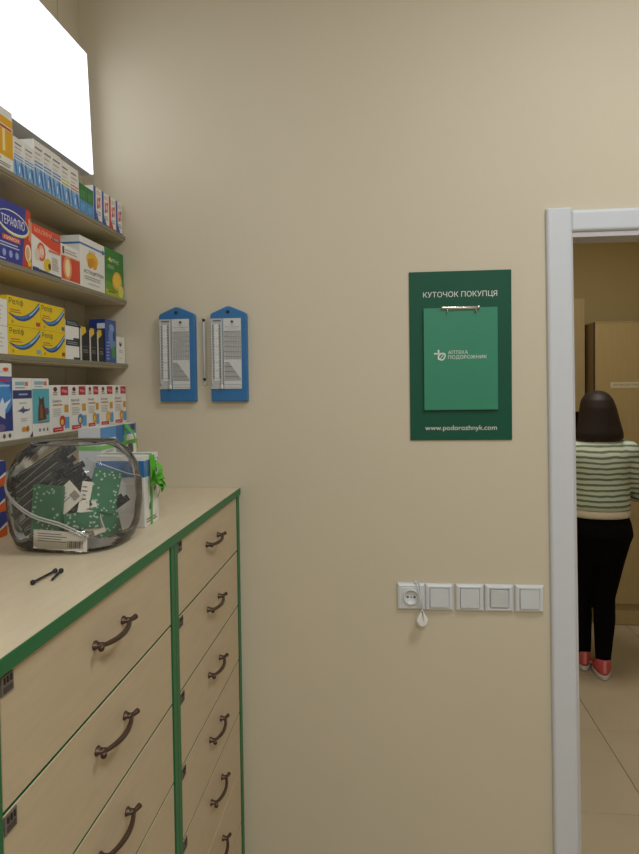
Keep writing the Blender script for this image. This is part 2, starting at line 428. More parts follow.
# ---- top shelf
shelf_box('medicine_box', 0, 1.205, 1.2885, .124, .05, 'w', [('r', 0, .22, 1, .86, '#e3a90c'), ('r', 0, .22, .35, .86, '#eec22a'), ('r', .1, .30, .22, .66, '#f3e2a0'), ('r', .55, .30, .66, .66, '#f3e2a0'),
    ('r', 0, .66, 1, .73, '#e8e0c8'), ('r', 0, .67, .95, .71, '#b2452c'), ('e', .3, .16, .16, .05, '#a8c24a'), ('L', .3, .05, .9, .12, 2, '#7f7568'), ('e', .12, .93, .10, .04, '#3b3b46')],
    'tall yellow and white carton at the left end of the top shelf', G[0])
def spray(k, y0, y1, h, label, tagc=None):
    ops = [('r', 0, 0, 1, .42, '#8db8e4')]
    ops += [('E', .22, .22, .11, .22, 12, '#3d7ec4'), ('E', .55, .2, .17, .17, -8, '#5f9fdb'), ('e', .55, .21, .07, .10, '#d6ebf8'), ('E', .85, .22, .10, .22, 14, '#2c64b0')]
    ops += [('r', .05, .46, .95, .56, tagc or '#3a74c4'), ('L', .12, .80, .9, .88, 1, '#7a6f84'), ('L', .12, .70, .8, .76, 1, '#b4a0a8'), ('L', .1, .60, .7, .66, 1, '#cfc6c6'), ('r', .05, .485, .95, .53, '#cfe0f4' if not tagc else '#f0ead8')]
    shelf_box('nasal_spray_box', 0, y0, y1, h, .045, 'w', ops, label, G[0])
sp = [(1.2885, 1.329, .081), (1.329, 1.369, .081), (1.369, 1.408, .104), (1.408, 1.447, .104), (1.447, 1.490, .104), (1.490, 1.534, .101), (1.534, 1.580, .101)]
sl = ['short white and blue spray carton next to the tall yellow carton', 'short white and blue spray carton, second from the tall yellow carton',
      'taller white and blue spray carton beside the two short ones', 'white and blue spray carton, second of the taller row on the top shelf', 'white and blue spray carton, third of the taller row on the top shelf',
      'white and blue spray carton with a lime green stripe', 'white and blue spray carton with a red stripe']
for k, (a, b_, h) in enumerate(sp): spray(k, a, b_, h, sl[k], {5: '#a9c23c', 6: '#b83a50'}.get(k))
for k, (a, b_) in enumerate([(1.581, 1.6215), (1.6215, 1.662)]):
    shelf_box('medicine_box', 0, a, b_, .075, .06, 'w', [('r', 0, .46, 1, 1, '#1f7a35'), ('r', 0, 0, 1, .46, '#3f8fd2'), ('r', 0, .46, .06, 1, '#155a28'), ('L', .2, .55, .85, .8, 3, '#4f9a5c'), ('L', .2, .12, .8, .35, 3, '#7db6e4')],
        ['green over blue carton next to the spray cartons on the top shelf', 'green over blue carton next to the blue and white patterned cartons'][k], G[0])
for k, (a, b_) in enumerate([(1.663, 1.714), (1.714, 1.7605), (1.7605, 1.806), (1.806, 1.8535)]):
    c = ['#3a4f9e', '#3a4f9e', '#c2402e', '#46569c'][k]
    shelf_box('medicine_box', 0, a, b_, .0925, .05, 'w', [('r', 0, 0, .26, 1, c), ('r', .26, 0, 1, .07, c), ('E', .62, .58, .22, .16, 30, '#d98a8e'), ('E', .62, .58, .12, .22, -30, '#c35a63'), ('e', .62, .58, .08, .07, '#e8d4dc'),
        ('L', .35, .80, .92, .92, 2, '#c9a8b0'), ('p', [(.26, .07), (.26, .32), (.6, .07)], c), ('L', .4, .2, .9, .34, 2, '#8b93bb')],
        ['white patterned carton with a blue stripe, next to the green and blue cartons', 'white patterned carton with a blue stripe, left of the red striped one', 'white patterned carton with a red stripe at the end of the top shelf', 'white patterned carton touching the back wall on the top shelf'][k], G[0])

# ---- second shelf
shelf_box('cold_remedy_box', 1, 1.206, 1.350, .1265, .07, '#2c3796', [('p', [(.87, 1), (1, 1), (1, 0), (.74, 0)], '#c43b2e'), ('p', [(.93, .85), (1, .88), (1, .45), (.93, .5)], '#e58e6e'), ('E', .54, .665, .41, .20, -4, '#e6d24e'), ('E', .53, .675, .405, .185, -4, '#e9eff8'), ('E', .53, .68, .39, .165, -4, '#25339a'),
    ('t', 'ТЕРАФЛЮ', .525, .685, .60, .16, '#f4f4fa'), ('r', .24, .36, .70, .44, '#d9593a'), ('t', 'ЛИМОН', .47, .40, .38, .055, '#f6e9dc'), ('L', .18, .24, .68, .33, 2, '#c8cdec'), ('e', .28, .15, .045, .06, '#98a8dc'), ('e', .44, .15, .045, .06, '#98a8dc'), ('e', .60, .15, .045, .06, '#98a8dc'),
    ('E', .90, .26, .085, .15, 0, '#efe3cf'), ('E', .89, .26, .05, .11, 0, '#d9a96a'), ('E', .93, .1, .05, .06, 0, '#e2c33a'), ('L', .16, .03, .34, .07, 1, '#d8d8ee')],
    'large dark blue cold remedy carton with yellow ringed lettering', G[1])
shelf_box('cold_remedy_box', 1, 1.352, 1.480, .104, .05, 'w', [('p', [(0, 1), (1, 1), (1, .58), (.62, .60), (0, .78)], '#dd4726'), ('t', 'МАЛИНА', .40, .885, .62, .10, '#f2b49a'), ('r', .68, .80, .96, .90, '#8c2d3c'), ('t', 'ГРИП', .82, .85, .22, .06, '#f3dcd0'), ('p', [(0, .0), (1, 0), (1, .05), (0, .09)], '#2c3a58'), ('r', .03, .02, .2, .10, '#27407e'),
    ('e', .30, .46, .14, .20, '#d9622c'), ('e', .30, .46, .09, .14, '#efb29a'), ('t', '10', .32, .47, .10, .12, '#ffffff'), ('e', .16, .38, .08, .13, '#e3cdb8'), ('E', .50, .22, .13, .14, 20, '#e3bd24'), ('e', .57, .2, .05, .07, '#4a4738'), ('r', .55, .53, .97, .58, '#d8745c'), ('L', .66, .14, .92, .44, 7, '#b8a99c')],
    'red and white carton with raspberries beside the dark blue remedy carton', G[1])
shelf_box('cold_remedy_box', 1, 1.481, 1.577, .088, .035, 'w', [('r', 0, .05, 1, .68, '#cf4a30'), ('e', .32, .38, .23, .32, '#e99a5a'), ('e', .32, .38, .13, .24, '#f4dcb6'), ('e', .75, .35, .18, .26, '#d8432e'), ('r', .06, .74, .16, .94, '#7c2438'), ('L', .2, .76, .9, .90, 2, '#b59a96'), ('r', 0, 0, 1, .05, '#e4d8c8'), ('r', .0, .68, 1, .71, '#e2b58a')],
    'small carton with a red cup, between the raspberry and the yellow fruit cartons', G[1])
shelf_box('cold_remedy_box', 1, 1.5785, 1.725, .1295, .055, 'w', [('r', 0, .83, 1, .87, '#4a78b8'), ('e', .92, .85, .05, .05, '#36609e'), ('E', .47, .60, .24, .14, 0, '#e8b81c'), ('E', .38, .52, .10, .10, 0, '#c98f16'), ('E', .56, .52, .10, .10, 0, '#dda41a'), ('e', .47, .56, .08, .09, '#e08a1c'), ('r', .44, .70, .47, .78, '#d4a62e'), ('r', .53, .70, .56, .79, '#d4a62e'), ('r', .34, .69, .37, .77, '#d4a62e'),
    ('t', 'АСТАЦИТРОН', .52, .33, .80, .085, '#26211f'), ('L', .15, .17, .9, .26, 2, '#a9a5a1'), ('L', .3, .08, .8, .13, 1, '#c0bcb8')],
    'white carton with yellow fruit and a blue stripe on the second shelf', G[1], side=[(0, .83, 1, .87, '#4a78b8')])
shelf_box('cold_remedy_box', 1, 1.7265, 1.8535, .132, .05, '#2f7d34', [('p', [(0, 0), (1, 0), (1, .09), (0, .14)], '#a8b428'), ('p', [(0, .14), (1, .09), (1, .24), (0, .30)], '#6a9a2e'), ('p', [(0, .30), (1, .24), (1, .42), (0, .46)], '#458a30'), ('p', [(.12, .74), (.32, .74), (.26, .83)], '#e3d228'), ('t', 'ЦИТРУС', .48, .76, .5, .09, '#f0f4e4'), ('L', .12, .58, .55, .66, 2, '#a7cc9a'),
    ('E', .62, .36, .27, .20, 12, '#e8a824'), ('E', .62, .37, .21, .15, 12, '#f0c648'), ('E', .82, .16, .16, .13, 25, '#d6d36a'), ('r', .15, .08, .5, .11, '#7c5a24')],
    'green carton with a lemon at the right end of the second shelf', G[1])

# ---- third shelf
shelf_box('medicine_box', 2, 1.185, 1.2535, .0555, .05, 'w', [('L', .2, .2, .8, .8, 4, '#cfcbc8')], 'plain white carton, lower of two left of the yellow cartons', G[2])
shelf_box('medicine_box', 2, 1.185, 1.2535, .0545, .05, 'w', [('L', .2, .2, .8, .8, 4, '#cfcbc8')], 'plain white carton, upper of two left of the yellow cartons', G[2], lift=.0560)
shelf_box('suppository_box', 2, 1.135, 1.252, .119, .04, '#e2c018', [], 'yellow carton standing behind the plain white cartons', G[2], x=-.812)
def relief(y0, y1, lift, h, sw, chip, label, dark='#24407c'):
    shelf_box('suppository_box', 2, y0, y1, h, .07, '#e6c613', [('t', 'Реліф', .24, .80, .42, .26, '#2a2620'), ('S', sw, .12, dark), ('r', .06, .52, .34, .56, '#cf6a22'), ('L', .06, .42, .44, .50, 1, '#a88a1a'), ('r', .84, .10, .97, .24, chip), ('e', .12, .13, .035, .06, '#c8922a')], label, G[2], lift=lift)
relief(1.2545, 1.382, 0, .0600, '#4f8fd0', '#6fa8dc', 'wide yellow carton with blue swoosh, lower left of the four')
relief(1.2545, 1.382, .0603, .0605, '#3f74bc', '#c2342c', 'wide yellow carton with blue swoosh and red chip, upper left of the four')
relief(1.383, 1.4925, 0, .0600, '#3f74bc', '#8e3a2c', 'narrower yellow carton with blue swoosh, lower right of the four')
relief(1.383, 1.4925, .0603, .0605, '#4f8fd0', '#5a5f8c', 'narrower yellow carton with blue swoosh, upper right of the four')
for k in range(2):
    shelf_box('medicine_box', 2, 1.4945, 1.5645, .0475, .06, 'w', [('r', 0, .70, 1, 1, '#2a3038'), ('L', .1, .76, .9, .94, 2, '#8fa09a'), ('r', .55, 0, 1, .12, '#2e3440')],
        ['white carton with a black band, lower of the stacked pair', 'white carton with a black band, upper of the stacked pair'][k], G[2], lift=k*.0478)
for k, (a, b_) in enumerate([(1.567, 1.6185), (1.6195, 1.664), (1.665, 1.7085)]):
    shelf_box('medicine_box', 2, a, b_, .087, .055, '#1d1c1f', [('r', 0, 0, .20, .92, '#c8c4bb'), ('p', [(.10, .98), (.62, .98), (.70, .84), (.22, .70)], '#dfb91f'), ('L', .35, .22, .9, .34, 2, '#8a8580'), ('r', .3, .40, .92, .43, '#55524f')],
        ['black carton with a yellow tip next to the black banded pair', 'black carton with a yellow tip, middle of three', 'black carton with a yellow tip next to the navy carton'][k], G[2])
shelf_box('medicine_box', 2, 1.7165, 1.7905, .119, .045, '#2b3a86', [('r', .02, 0, 1, 1, '#3c5596'), ('E', .62, .55, .30, .28, 20, '#6c8fc4'), ('E', .75, .25, .18, .16, 0, '#3f8f52'), ('E', .6, .82, .22, .08, -10, '#8aa6d2'), ('e', .8, .62, .10, .12, '#25336c'), ('L', .1, .05, .4, .5, 6, '#8fa5d6')],
    'tall navy blue carton on the third shelf beside the black cartons', G[2], side=[(0, .78, .5, .9, '#e0e4ee')])
shelf_box('medicine_box', 2, 1.7925, 1.8525, .0765, .05, 'w', [('p', [(.28, .72), (.40, .84), (.46, .72), (.56, .84), (.62, .70), (.44, .62)], '#2a2528'), ('L', .25, .40, .75, .52, 2, '#a9a4a4'), ('L', .3, .15, .7, .24, 1, '#c7c2c2')],
    'small white carton with a black mark touching the back wall', G[2])

# ---- lowest shelf
shelf_box('vitamin_box', 3, 1.190, 1.2635, .156, .05, 'w', [('r', 0, .12, 1, .83, '#2a62b4'), ('r', 0, .12, 1, .45, '#23367e'), ('E', .5, .55, .5, .2, -20, '#3f8bd4'), ('p', [(.2, .36), (.52, .56), (.60, .48), (.95, .54), (.64, .40), (.62, .28)], '#dfe6f2'), ('E', .4, .17, .22, .05, 0, '#6c5a8c'), ('r', .3, .76, .9, .80, '#b23a5c'), ('L', .2, .68, .9, .74, 1, '#a8cdf0'), ('E', .7, .92, .14, .025, 0, '#d8552e'), ('L', .1, .88, .9, .90, 1, '#c9c4c0'),
    ('e', .25, .06, .07, .03, '#6c5f62'), ('e', .55, .06, .07, .03, '#8a4a44'), ('e', .82, .06, .07, .03, '#6c5f62')], 'tall blue vitamin carton with a white fish, leftmost on the lowest shelf', G[3])
shelf_box('vitamin_box', 3, 1.2645, 1.3375, .1265, .045, 'w', [('r', 0, .66, 1, .80, '#28336c'), ('L', .3, .70, .8, .76, 1, '#aab3d6'), ('r', .12, .88, .62, .94, '#8fb4c8'), ('r', .64, .87, .80, .94, '#d86a4c'), ('L', .12, .82, .65, .86, 1, '#9a938e'), ('L', .3, .56, .75, .61, 1, '#a7b4c8'),
    ('p', [(.20, .455), (.42, .49), (.52, .54), (.55, .49), (.78, .475), (.88, .50), (.84, .455), (.60, .44), (.48, .405), (.46, .435)], '#47568a'), ('L', .38, .27, .72, .34, 2, '#b9b4b0'), ('E', .52, .145, .11, .045, 0, '#d99a26'), ('E', .72, .15, .09, .05, 0, '#b0702a'), ('p', [(.82, 0), (1, 0), (1, .10)], '#3a3f66')],
    'white vitamin carton with a navy band and small shark', G[3])
shelf_box('vitamin_box', 3, 1.3385, 1.4105, .1265, .045, 'w', [('r', 0, .22, 1, .82, '#58aebf'), ('r', .12, .89, .68, .95, '#8fb4c8'), ('r', .70, .88, .86, .95, '#d86a4c'), ('L', .12, .84, .6, .87, 1, '#9a938e'), ('p', [(.30, .26), (.32, .46), (.38, .58), (.36, .70), (.46, .64), (.56, .65), (.66, .69), (.68, .56), (.74, .44), (.82, .28)], '#5a3226'), ('p', [(.42, .30), (.44, .52), (.50, .58), (.56, .50), (.60, .30)], '#8a5634'), ('e', .62, .49, .035, .022, '#1c1512'), ('E', .84, .42, .10, .07, 40, '#6f4a6c'),
    ('t', 'мульти', .6, .225, .62, .05, '#b23b30'), ('e', .38, .10, .05, .03, '#7a7470'), ('e', .62, .10, .05, .03, '#7a7470'), ('e', .84, .10, .05, .03, '#7a7470')], 'turquoise vitamin carton with a brown horse on the lowest shelf', G[3])
dl = ['red badged white vitamin carton next to the horse carton', 'red badged white vitamin carton, second from the horse carton', 'narrow red badged white vitamin carton in the middle of five', 'red badged white vitamin carton, second from the back wall on the lowest shelf', 'red badged white vitamin carton touching the back wall on the lowest shelf']
dd = [(1.4125, 1.503), (1.504, 1.5945), (1.5955, 1.669), (1.670, 1.7605), (1.7615, 1.8535)]
for k, (a, b_) in enumerate(dd):
    pic = ['#c23a34', '#3f78b8', '#d8902a', '#e2a81c', '#c98a50'][k]
    shelf_box('vitamin_box', 3, a, b_, .112, .05, 'w', [('r', .56, .78, .97, .97, '#b81f33'), ('t', 'Vita', .765, .875, .28, .07, '#f3dfe0'), ('e', .28, .91, .10, .05, '#6d1f2c'), ('L', .16, .78, .42, .86, 2, '#6c5f66'), ('t', ['Омега', 'Магній', 'Кальцій', 'Актив', 'Вітамін'][k], .34, .67, .46, .06, '#4a4f7c'), ('L', .14, .55, .72, .62, 1, '#c68a54'), ('L', .14, .34, .62, .52, 5, '#b9b3b0'),
        ('r', .74, .08, 1, .32, '#5f9ed2'), ('r', .74, .42, .96, .58, '#d39a2e'), ('E', .62, .24, .16, .12, 10, pic), ('e', .60, .22, .08, .06, '#e4c65a'), ('r', .12, .03, .66, .12, '#c8202c'), ('L', .2, .06, .6, .09, 1, '#f0c6c6')], dl[k], G[3])

# ---- stack of boxes on the worktop, behind the clear tub
for k in range(3):
    carton('medicine_box', .130, .0505, .09, 'w', [('p', [(.55, 1), (1, 1), (1, .55), (.80, .35), (.6, .6)], '#333f8e'), ('p', [(.5, 0), (1, 0), (1, .42), (.7, .2)], '#dd6420'), ('p', [(0, 0), (.3, 0), (.5, .4), (.2, .8), (0, .8)], '#dd6420'), ('L', .3, .5, .6, .9, 4, '#8a90b0')],
        ['white, blue and orange carton at the bottom of the stack by the tub', 'white, blue and orange carton in the middle of the stack by the tub', 'white, blue and orange carton on top of the stack by the tub'][k],
        (-.764, 1.180, TOP+.0003+k*.0508), 90, 'stacked cartons on the worktop')

# ================================================================== GIFT BOXES WITH RIBBON
ribM = mat('green_satin_ribbon', '#57b52c', rough=.32, vary=.06, scale=60)
def ribbon_strip(g, pts, width, axis):
    """flat band through pts (local), widened along axis"""
    a = Vector(axis)*width/2; vs = []; fs = []
    for p in pts: vs += [Vector(p)-a, Vector(p)+a]
    for i in range(len(pts)-1): fs.append((2*i, 2*i+1, 2*i+3, 2*i+2))
    n = len(vs); g.raw(vs, fs, ribM, True)
def gift(name, w_, h, d, ops, label, loc, rx, hz, bow, side):
    o = carton(name, w_, h, d, 'w', ops, label, loc, 90, 'gift cartons tied with green ribbon', 'gift box', side=side)
    g = MB(); e = .0012
    ribbon_strip(g, [(rx, -e, 0), (rx, -e, h+e), (rx, d+e, h+e), (rx, d+e, 0)], .0125, (1, 0, 0))
    if hz: ribbon_strip(g, [(-w_/2-e, d+e, hz), (-w_/2-e, -e*1.3, hz), (w_/2+e, -e*1.3, hz), (w_/2+e, d+e, hz)], .009, (0, 0, 1))
    if bow:
        bz = bow
        def streamer(dx, dz, wd, out, c=(rx, bz)):
            l = math.hypot(dx, dz); ax = (-dz/l, 0, dx/l); pts = []
            for q in range(11):
                t = q/10; pts.append((c[0]+dx*t+ax[0]*.004*math.sin(t*5), -.007-out*math.sin(t*math.pi)-.003*t, c[1]+dz*t+ax[2]*.004*math.sin(t*5)))
            ribbon_strip(g, pts, wd, (ax[0], .35, ax[2]))
        for dx, dz, wd, out in ((-.022, .052, .012, .004), (.036, -.024, .017, .012), (.034, .006, .013, .014), (-.004, -.052, .014, .005), (.003, .036, .014, .014), (-.024, -.012, .012, .008), (.014, -.040, .011, .009)):
            streamer(dx, dz, wd, out)
        for s_ in (-1, 1):
            pts = []
            for q in range(17):
                t = q/16*math.pi*2; pts.append((rx+s_*(.013-.013*math.cos(t)), -.009-.013*math.sin(t/2)**2, bz+.009*math.sin(t)-.007*s_*(1-math.cos(t))))
            ribbon_strip(g, pts, .013, (.2, .6, .7))
        g.lathe([(.0, -.007), (.0055, -.004), (.006, 0), (.0055, .004), (0, .007)], ribM, n=10, c=(rx, -.010, bz), cap=False)
    if hz:
        pts = [(rx-.006+.050*t+.004*math.sin(t*8), -.004-.010*math.sin(t*math.pi)-.008*t, h-.002-.062*t) for t in [q/12 for q in range(13)]]
        ribbon_strip(g, pts, .013, (.8, .2, .5))
    g.build('ribbon', o); return o
blue, dk = '#3573b4', '#2c3d56'
gift('device_box', .084, .152, .105, [('r', 0, .70, 1, .93, '#4a83bd'), ('r', 0, .93, 1, 1, '#e4e6ea'), ('r', .70, .70, .96, .92, '#dde2ea'), ('e', .83, .84, .08, .05, '#5c3c34'), ('r', .76, .72, .92, .79, '#3c4660'), ('E', .60, .33, .36, .26, 20, '#cfcccb'), ('E', .60, .34, .33, .23, 20, '#e6e4e2'), ('E', .45, .45, .10, .04, 35, '#5a4a4e'), ('E', .72, .50, .07, .04, 0, '#4f474c'), ('E', .40, .28, .12, .05, 45, '#6b6064'), ('L', .1, .05, .9, .12, 2, '#6f6a6c')],
     'white and blue carton with a green ribbon bow beside the clear tub', (-.5035, 1.3625, TOP+.0003), -.004, None, .098, [(0, .70, 1, .93, blue), (.2, .2, .8, .6, '#d9d6d2')])
gift('device_box', .205, .209, .05, [('r', 0, .88, 1, 1, '#4f8cc8'), ('r', .40, .62, .62, 1, '#2f6cab'), ('r', .66, .55, .97, .86, '#e7e6e4'), ('L', .12, .5, .36, .82, 6, '#b2aeb2'), ('E', .80, .70, .10, .08, 20, '#5d5860'), ('r', .82, .92, .95, .99, '#3d3438'), ('r', .40, .1, .62, .62, '#2f6cab')],
     'taller white and blue carton with green ribbon, behind the bow carton', (-.615, 1.462, TOP+.0003), .032, .165, None, [(0, .3, 1, 1, '#d7dbe0')])

# ================================================================== CLEAR TUB WITH PACKETS
TX, TY = -.587, 1.187
tub = tag(empty('clear_tub', (TX, TY, TOP)), 'rounded clear plastic tub full of black and green packets', 'tub')
prof = [(.070, .0008), (.100, .002), (.118, .012), (.128, .035), (.134, .075), (.134, .115), (.126, .150), (.108, .178), (.090, .190), (.084, .194)]
def sq(q, e=.72):
    c, s_ = math.cos(q), math.sin(q); return math.copysign(abs(c)**e, c), math.copysign(abs(s_)**e, s_)
g = MB(); n = 48; rings = []
for r_, h in prof:
    rings.append([(r_*sq(2*math.pi*k/n)[0]*.865, r_*sq(2*math.pi*k/n)[1]*.80, h) for k in range(n)])
g.loft(rings, clearM, True, cap=False); g.raw(rings[0], [tuple(range(n))[::-1]], clearM); g.build('shell', tub)
g = MB(); n = 40
pts = [(.084*sq(2*math.pi*k/n)[0]*.865, .084*sq(2*math.pi*k/n)[1]*.80, .194) for k in range(n+1)]
g.tube(pts, .0022, clear_plastic('rim_plastic', '#8d9694', haze=.25), n=8, cap=False); g.build('rim', tub)
def on_tub(q, h):
    for (r1, h1), (r2, h2) in zip(prof, prof[1:]):
        if h1 <= h <= h2: r_ = r1+(r2-r1)*(h-h1)/(h2-h1); break
    return (r_*sq(q)[0]*.870, r_*sq(q)[1]*.805, h)
creaseM = clear_plastic('crease_plastic', '#f4f6f6', ior=1.9, haze=.6)
for dq in (0, .075):
    g = MB(); pts = [on_tub(R(-168)+dq+R(104)*t, .150-.118*t) for t in [k/24 for k in range(25)]]
    g.tube(pts, .0017, creaseM, n=6); g.build('crease', tub)
g = MB(); g.tube([on_tub(R(-60)+R(75)*t, .172-.05*t) for t in [k/14 for k in range(15)]], .0011, creaseM, n=6); g.build('crease', tub)
# packets
blackM = mat('black_foil_packet', '#1d1f21', rough=.22, vary=.25, scale=60)
packG = 'packets in the clear tub'
def packet_mesh(w_, h, t, m):
    b = MB(); nx = 5; rings = []
    for k in range(nx+1):
        v = k/nx; f = math.sin(math.pi*min(1, max(0, v)))**.5*.9+.1
        rings.append([(-w_/2, -t*f/2, h*(v-.5)), (-w_/4, -t*f*.8, h*(v-.5)), (w_/4, -t*f*.8, h*(v-.5)), (w_/2, -t*f/2, h*(v-.5)), (w_/2, t*f/2, h*(v-.5)), (-w_/2, t*f/2, h*(v-.5))])
    b.loft(rings, m, smooth=False)
    if m is blackM:      # pale grey strip, a streak highlight painted along the packet
        sm = mat('packet_highlight', '#75797c', rough=.25, vary=.2, scale=80)
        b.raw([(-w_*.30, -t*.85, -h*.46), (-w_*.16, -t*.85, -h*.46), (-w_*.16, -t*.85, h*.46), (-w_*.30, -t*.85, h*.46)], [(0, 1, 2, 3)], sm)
    return b
first = None; idx = 0
WHERE = ['at the left wall of the clear tub', 'in the upper layer of the clear tub', 'in the middle of the clear tub', 'at the back of the clear tub']
rows = []
rp = random.Random(5)
def tub_r(h):
    for (r1, h1), (r2, h2) in zip(prof, prof[1:]):
        if h1 <= h <= h2: return r1+(r2-r1)*(h-h1)/(h2-h1)
    return 0
def inside(x, y, z):
    r_ = tub_r(z)-.004
    return r_ > 0 and (abs(x)/(r_*.865))**2.78+(abs(y)/(r_*.80))**2.78 < .94
PL = .104
for ly, y in enumerate((-.066, -.052, -.036, -.020, -.004, .014, .034)):
    for k in range(13):
        th = R(33+rp.uniform(-8, 8)); sn = -.070+.0125*k+rp.uniform(-.003, .003)
        for sh in (rp.uniform(-.012, .004), .02, -.02, .045, -.04):
            cx_, cz_ = -.032-math.sin(th)*sn+sh*math.cos(th), .088+math.cos(th)*sn+sh*math.sin(th)
            ends = [(cx_+q*PL/2*math.cos(th), cz_+q*PL/2*math.sin(th)) for q in (-1, 1)]
            yy = y+.003*(k % 2)
            if all(inside(a, yy-.007, b_+dz) and inside(a, yy+.007, b_+dz) and b_ > .016 for a, b_ in ends for dz in (-.007, .007)):
                if cx_ > .02 and yy < -.03 and cz_ < .125: break
                rows.append((cx_, yy, cz_, 0 if cx_ < -.045 else 1 if cz_ > .125 else 2 if yy < 0 else 3, 90-math.degrees(th), rp.uniform(-6, 6))); break
for (x, y, z, kind, ry, rz) in rows:
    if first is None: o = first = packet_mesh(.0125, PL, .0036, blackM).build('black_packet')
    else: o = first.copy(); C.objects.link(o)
    tag(o, 'thin black foil packet ' + WHERE[kind], 'packet', packG)
    o.location = (TX+x, TY+y, TOP+z); o.rotation_euler = (R(0), R(ry), R(rz))
leafG = mat('green_card_print', '#226b47', rough=.35, vary=.06)
def green_packet(w_, h, t, loc, rot, label, seed, band=True):
    rnd = random.Random(seed)
    g = MB(); g.box(-w_/2, w_/2, -t/2, t/2, -h/2, h/2, leafG, bev=.001, seg=1)
    o = tag(g.build('green_card_packet', None, loc, rot), label, 'packet', 'green card packets in the clear tub')
    p = MB(); c = ink('#b9d3c2')
    for k in range(42):
        u, v = (rnd.random()-.5)*w_*.9, (rnd.random()-.5)*h*.92
        if abs(u) < w_*.16 and abs(v) < h*.3: continue
        s_ = .0016+.0012*rnd.random(); q = rnd.choice([0, .8, 1.57, 2.3])
        for a in (q, q+1.57):
            dx, dz = math.cos(a)*s_, math.sin(a)*s_; nx, nz = -math.sin(a)*.0005, math.cos(a)*.0005
            p.flat([(u-dx-nx, v-dz-nz), (u+dx-nx, v+dz-nz), (u+dx+nx, v+dz+nz), (u-dx+nx, v-dz+nz)], -t/2-.0003-.0001*(a > q), c)
    p.build('print', o); return o
def paper_tag(w_, h, loc, rot, label, code=True):
    g = MB(); g.box(-w_/2, w_/2, -.0006, .0006, -h/2, h/2, ink('#d8d2c8'))
    o = tag(g.build('paper_label', None, loc, rot), label, 'label', 'paper labels in the clear tub')
    p = MB(); c = ink('#5c5856'); y = -.0009
    for k in range(4): p.flat([(-w_*.42, h*(.34-.13*k)), (w_*(.02+.1*(k % 2)), h*(.34-.13*k)), (w_*(.02+.1*(k % 2)), h*(.30-.13*k)), (-w_*.42, h*(.30-.13*k))], y, c)
    if code:
        for k in range(11):
            u = w_*(.14+.026*k); p.flat([(u, -h*.36), (u+w_*(.010+.006*(k % 3)), -h*.36), (u+w_*(.010+.006*(k % 3)), h*.02), (u, h*.02)], y, c)
    p.build('print', o); return o
# the tub's near side looks towards the viewer: local -Y of a packet
green_packet(.058, .088, .010, (TX-.014, TY-.082, TOP+.079), (R(-4), R(3), R(-6)), 'flat green speckled packet at the front of the tub, above the barcode label', 1)
paper_tag(.098, .034, (TX+.014, TY-.0925, TOP+.0265), (R(3), R(4), R(2)), 'wide white barcode label along the bottom of the tub')
paper_tag(.050, .040, (TX+.020, TY-.078, TOP+.100), (R(-6), R(-42), R(6)), 'tilted white label in the middle of the tub')
green_packet(.062, .030, .010, (TX+.045, TY-.072, TOP+.058), (R(-6), R(-3), R(12)), 'green speckled packet lying low in the middle of the tub', 2)
green_packet(.050, .078, .012, (TX+.076, TY-.046, TOP+.108), (R(-8), R(14), R(28)), 'upright green speckled packet at the right side of the tub', 3)
green_packet(.044, .070, .012, (TX+.076, TY-.042, TOP+.060), (R(-6), R(-10), R(40)), 'green speckled packet at the lower right of the tub', 4)
paper_tag(.018, .056, (TX+.050, TY-.068, TOP+.100), (R(-8), R(10), R(20)), 'narrow white label beside the upright green packet', False)
paper_tag(.020, .060, (TX+.066, TY-.0645, TOP+.062), (R(-6), R(-16), R(32)), 'narrow white label over the lower right green packet', True)

# ================================================================== SMALL PINS ON THE WORKTOP
pinM = mat('black_pin', '#1a1820', rough=.35, vary=.1)
def pin(p0, p1, r_, label, both):
    a, b_ = Vector(p0), Vector(p1); d = b_-a; g = MB()
    L_ = d.length; prof = [(.0, 0), (r_*1.9, .0006), (r_*2.1, .003), (r_*1.6, .0055), (r_, .0065), (r_, L_-.0065), (r_*(1.7 if both else 1), L_-.005), (r_*(2.2 if both else .8), L_-.001), (0, L_)]
    g.lathe(prof, pinM, n=12, cap=False)
    o = g.build('black_pin'); o.location = a; o.rotation_euler = d.to_track_quat('Z', 'Y').to_euler()
    return tag(o, label, 'pin', 'black pins on the worktop')
pin((-.5293, .9224, TOP+.0042), (-.525, .986, TOP+.0050), .0019, 'longer black pin with round ends lying on the worktop', True)
pin((-.5175, .990, TOP+.0044), (-.5095, .944, TOP+.0026), .0020, 'shorter black pin lying across the end of the longer one', False)

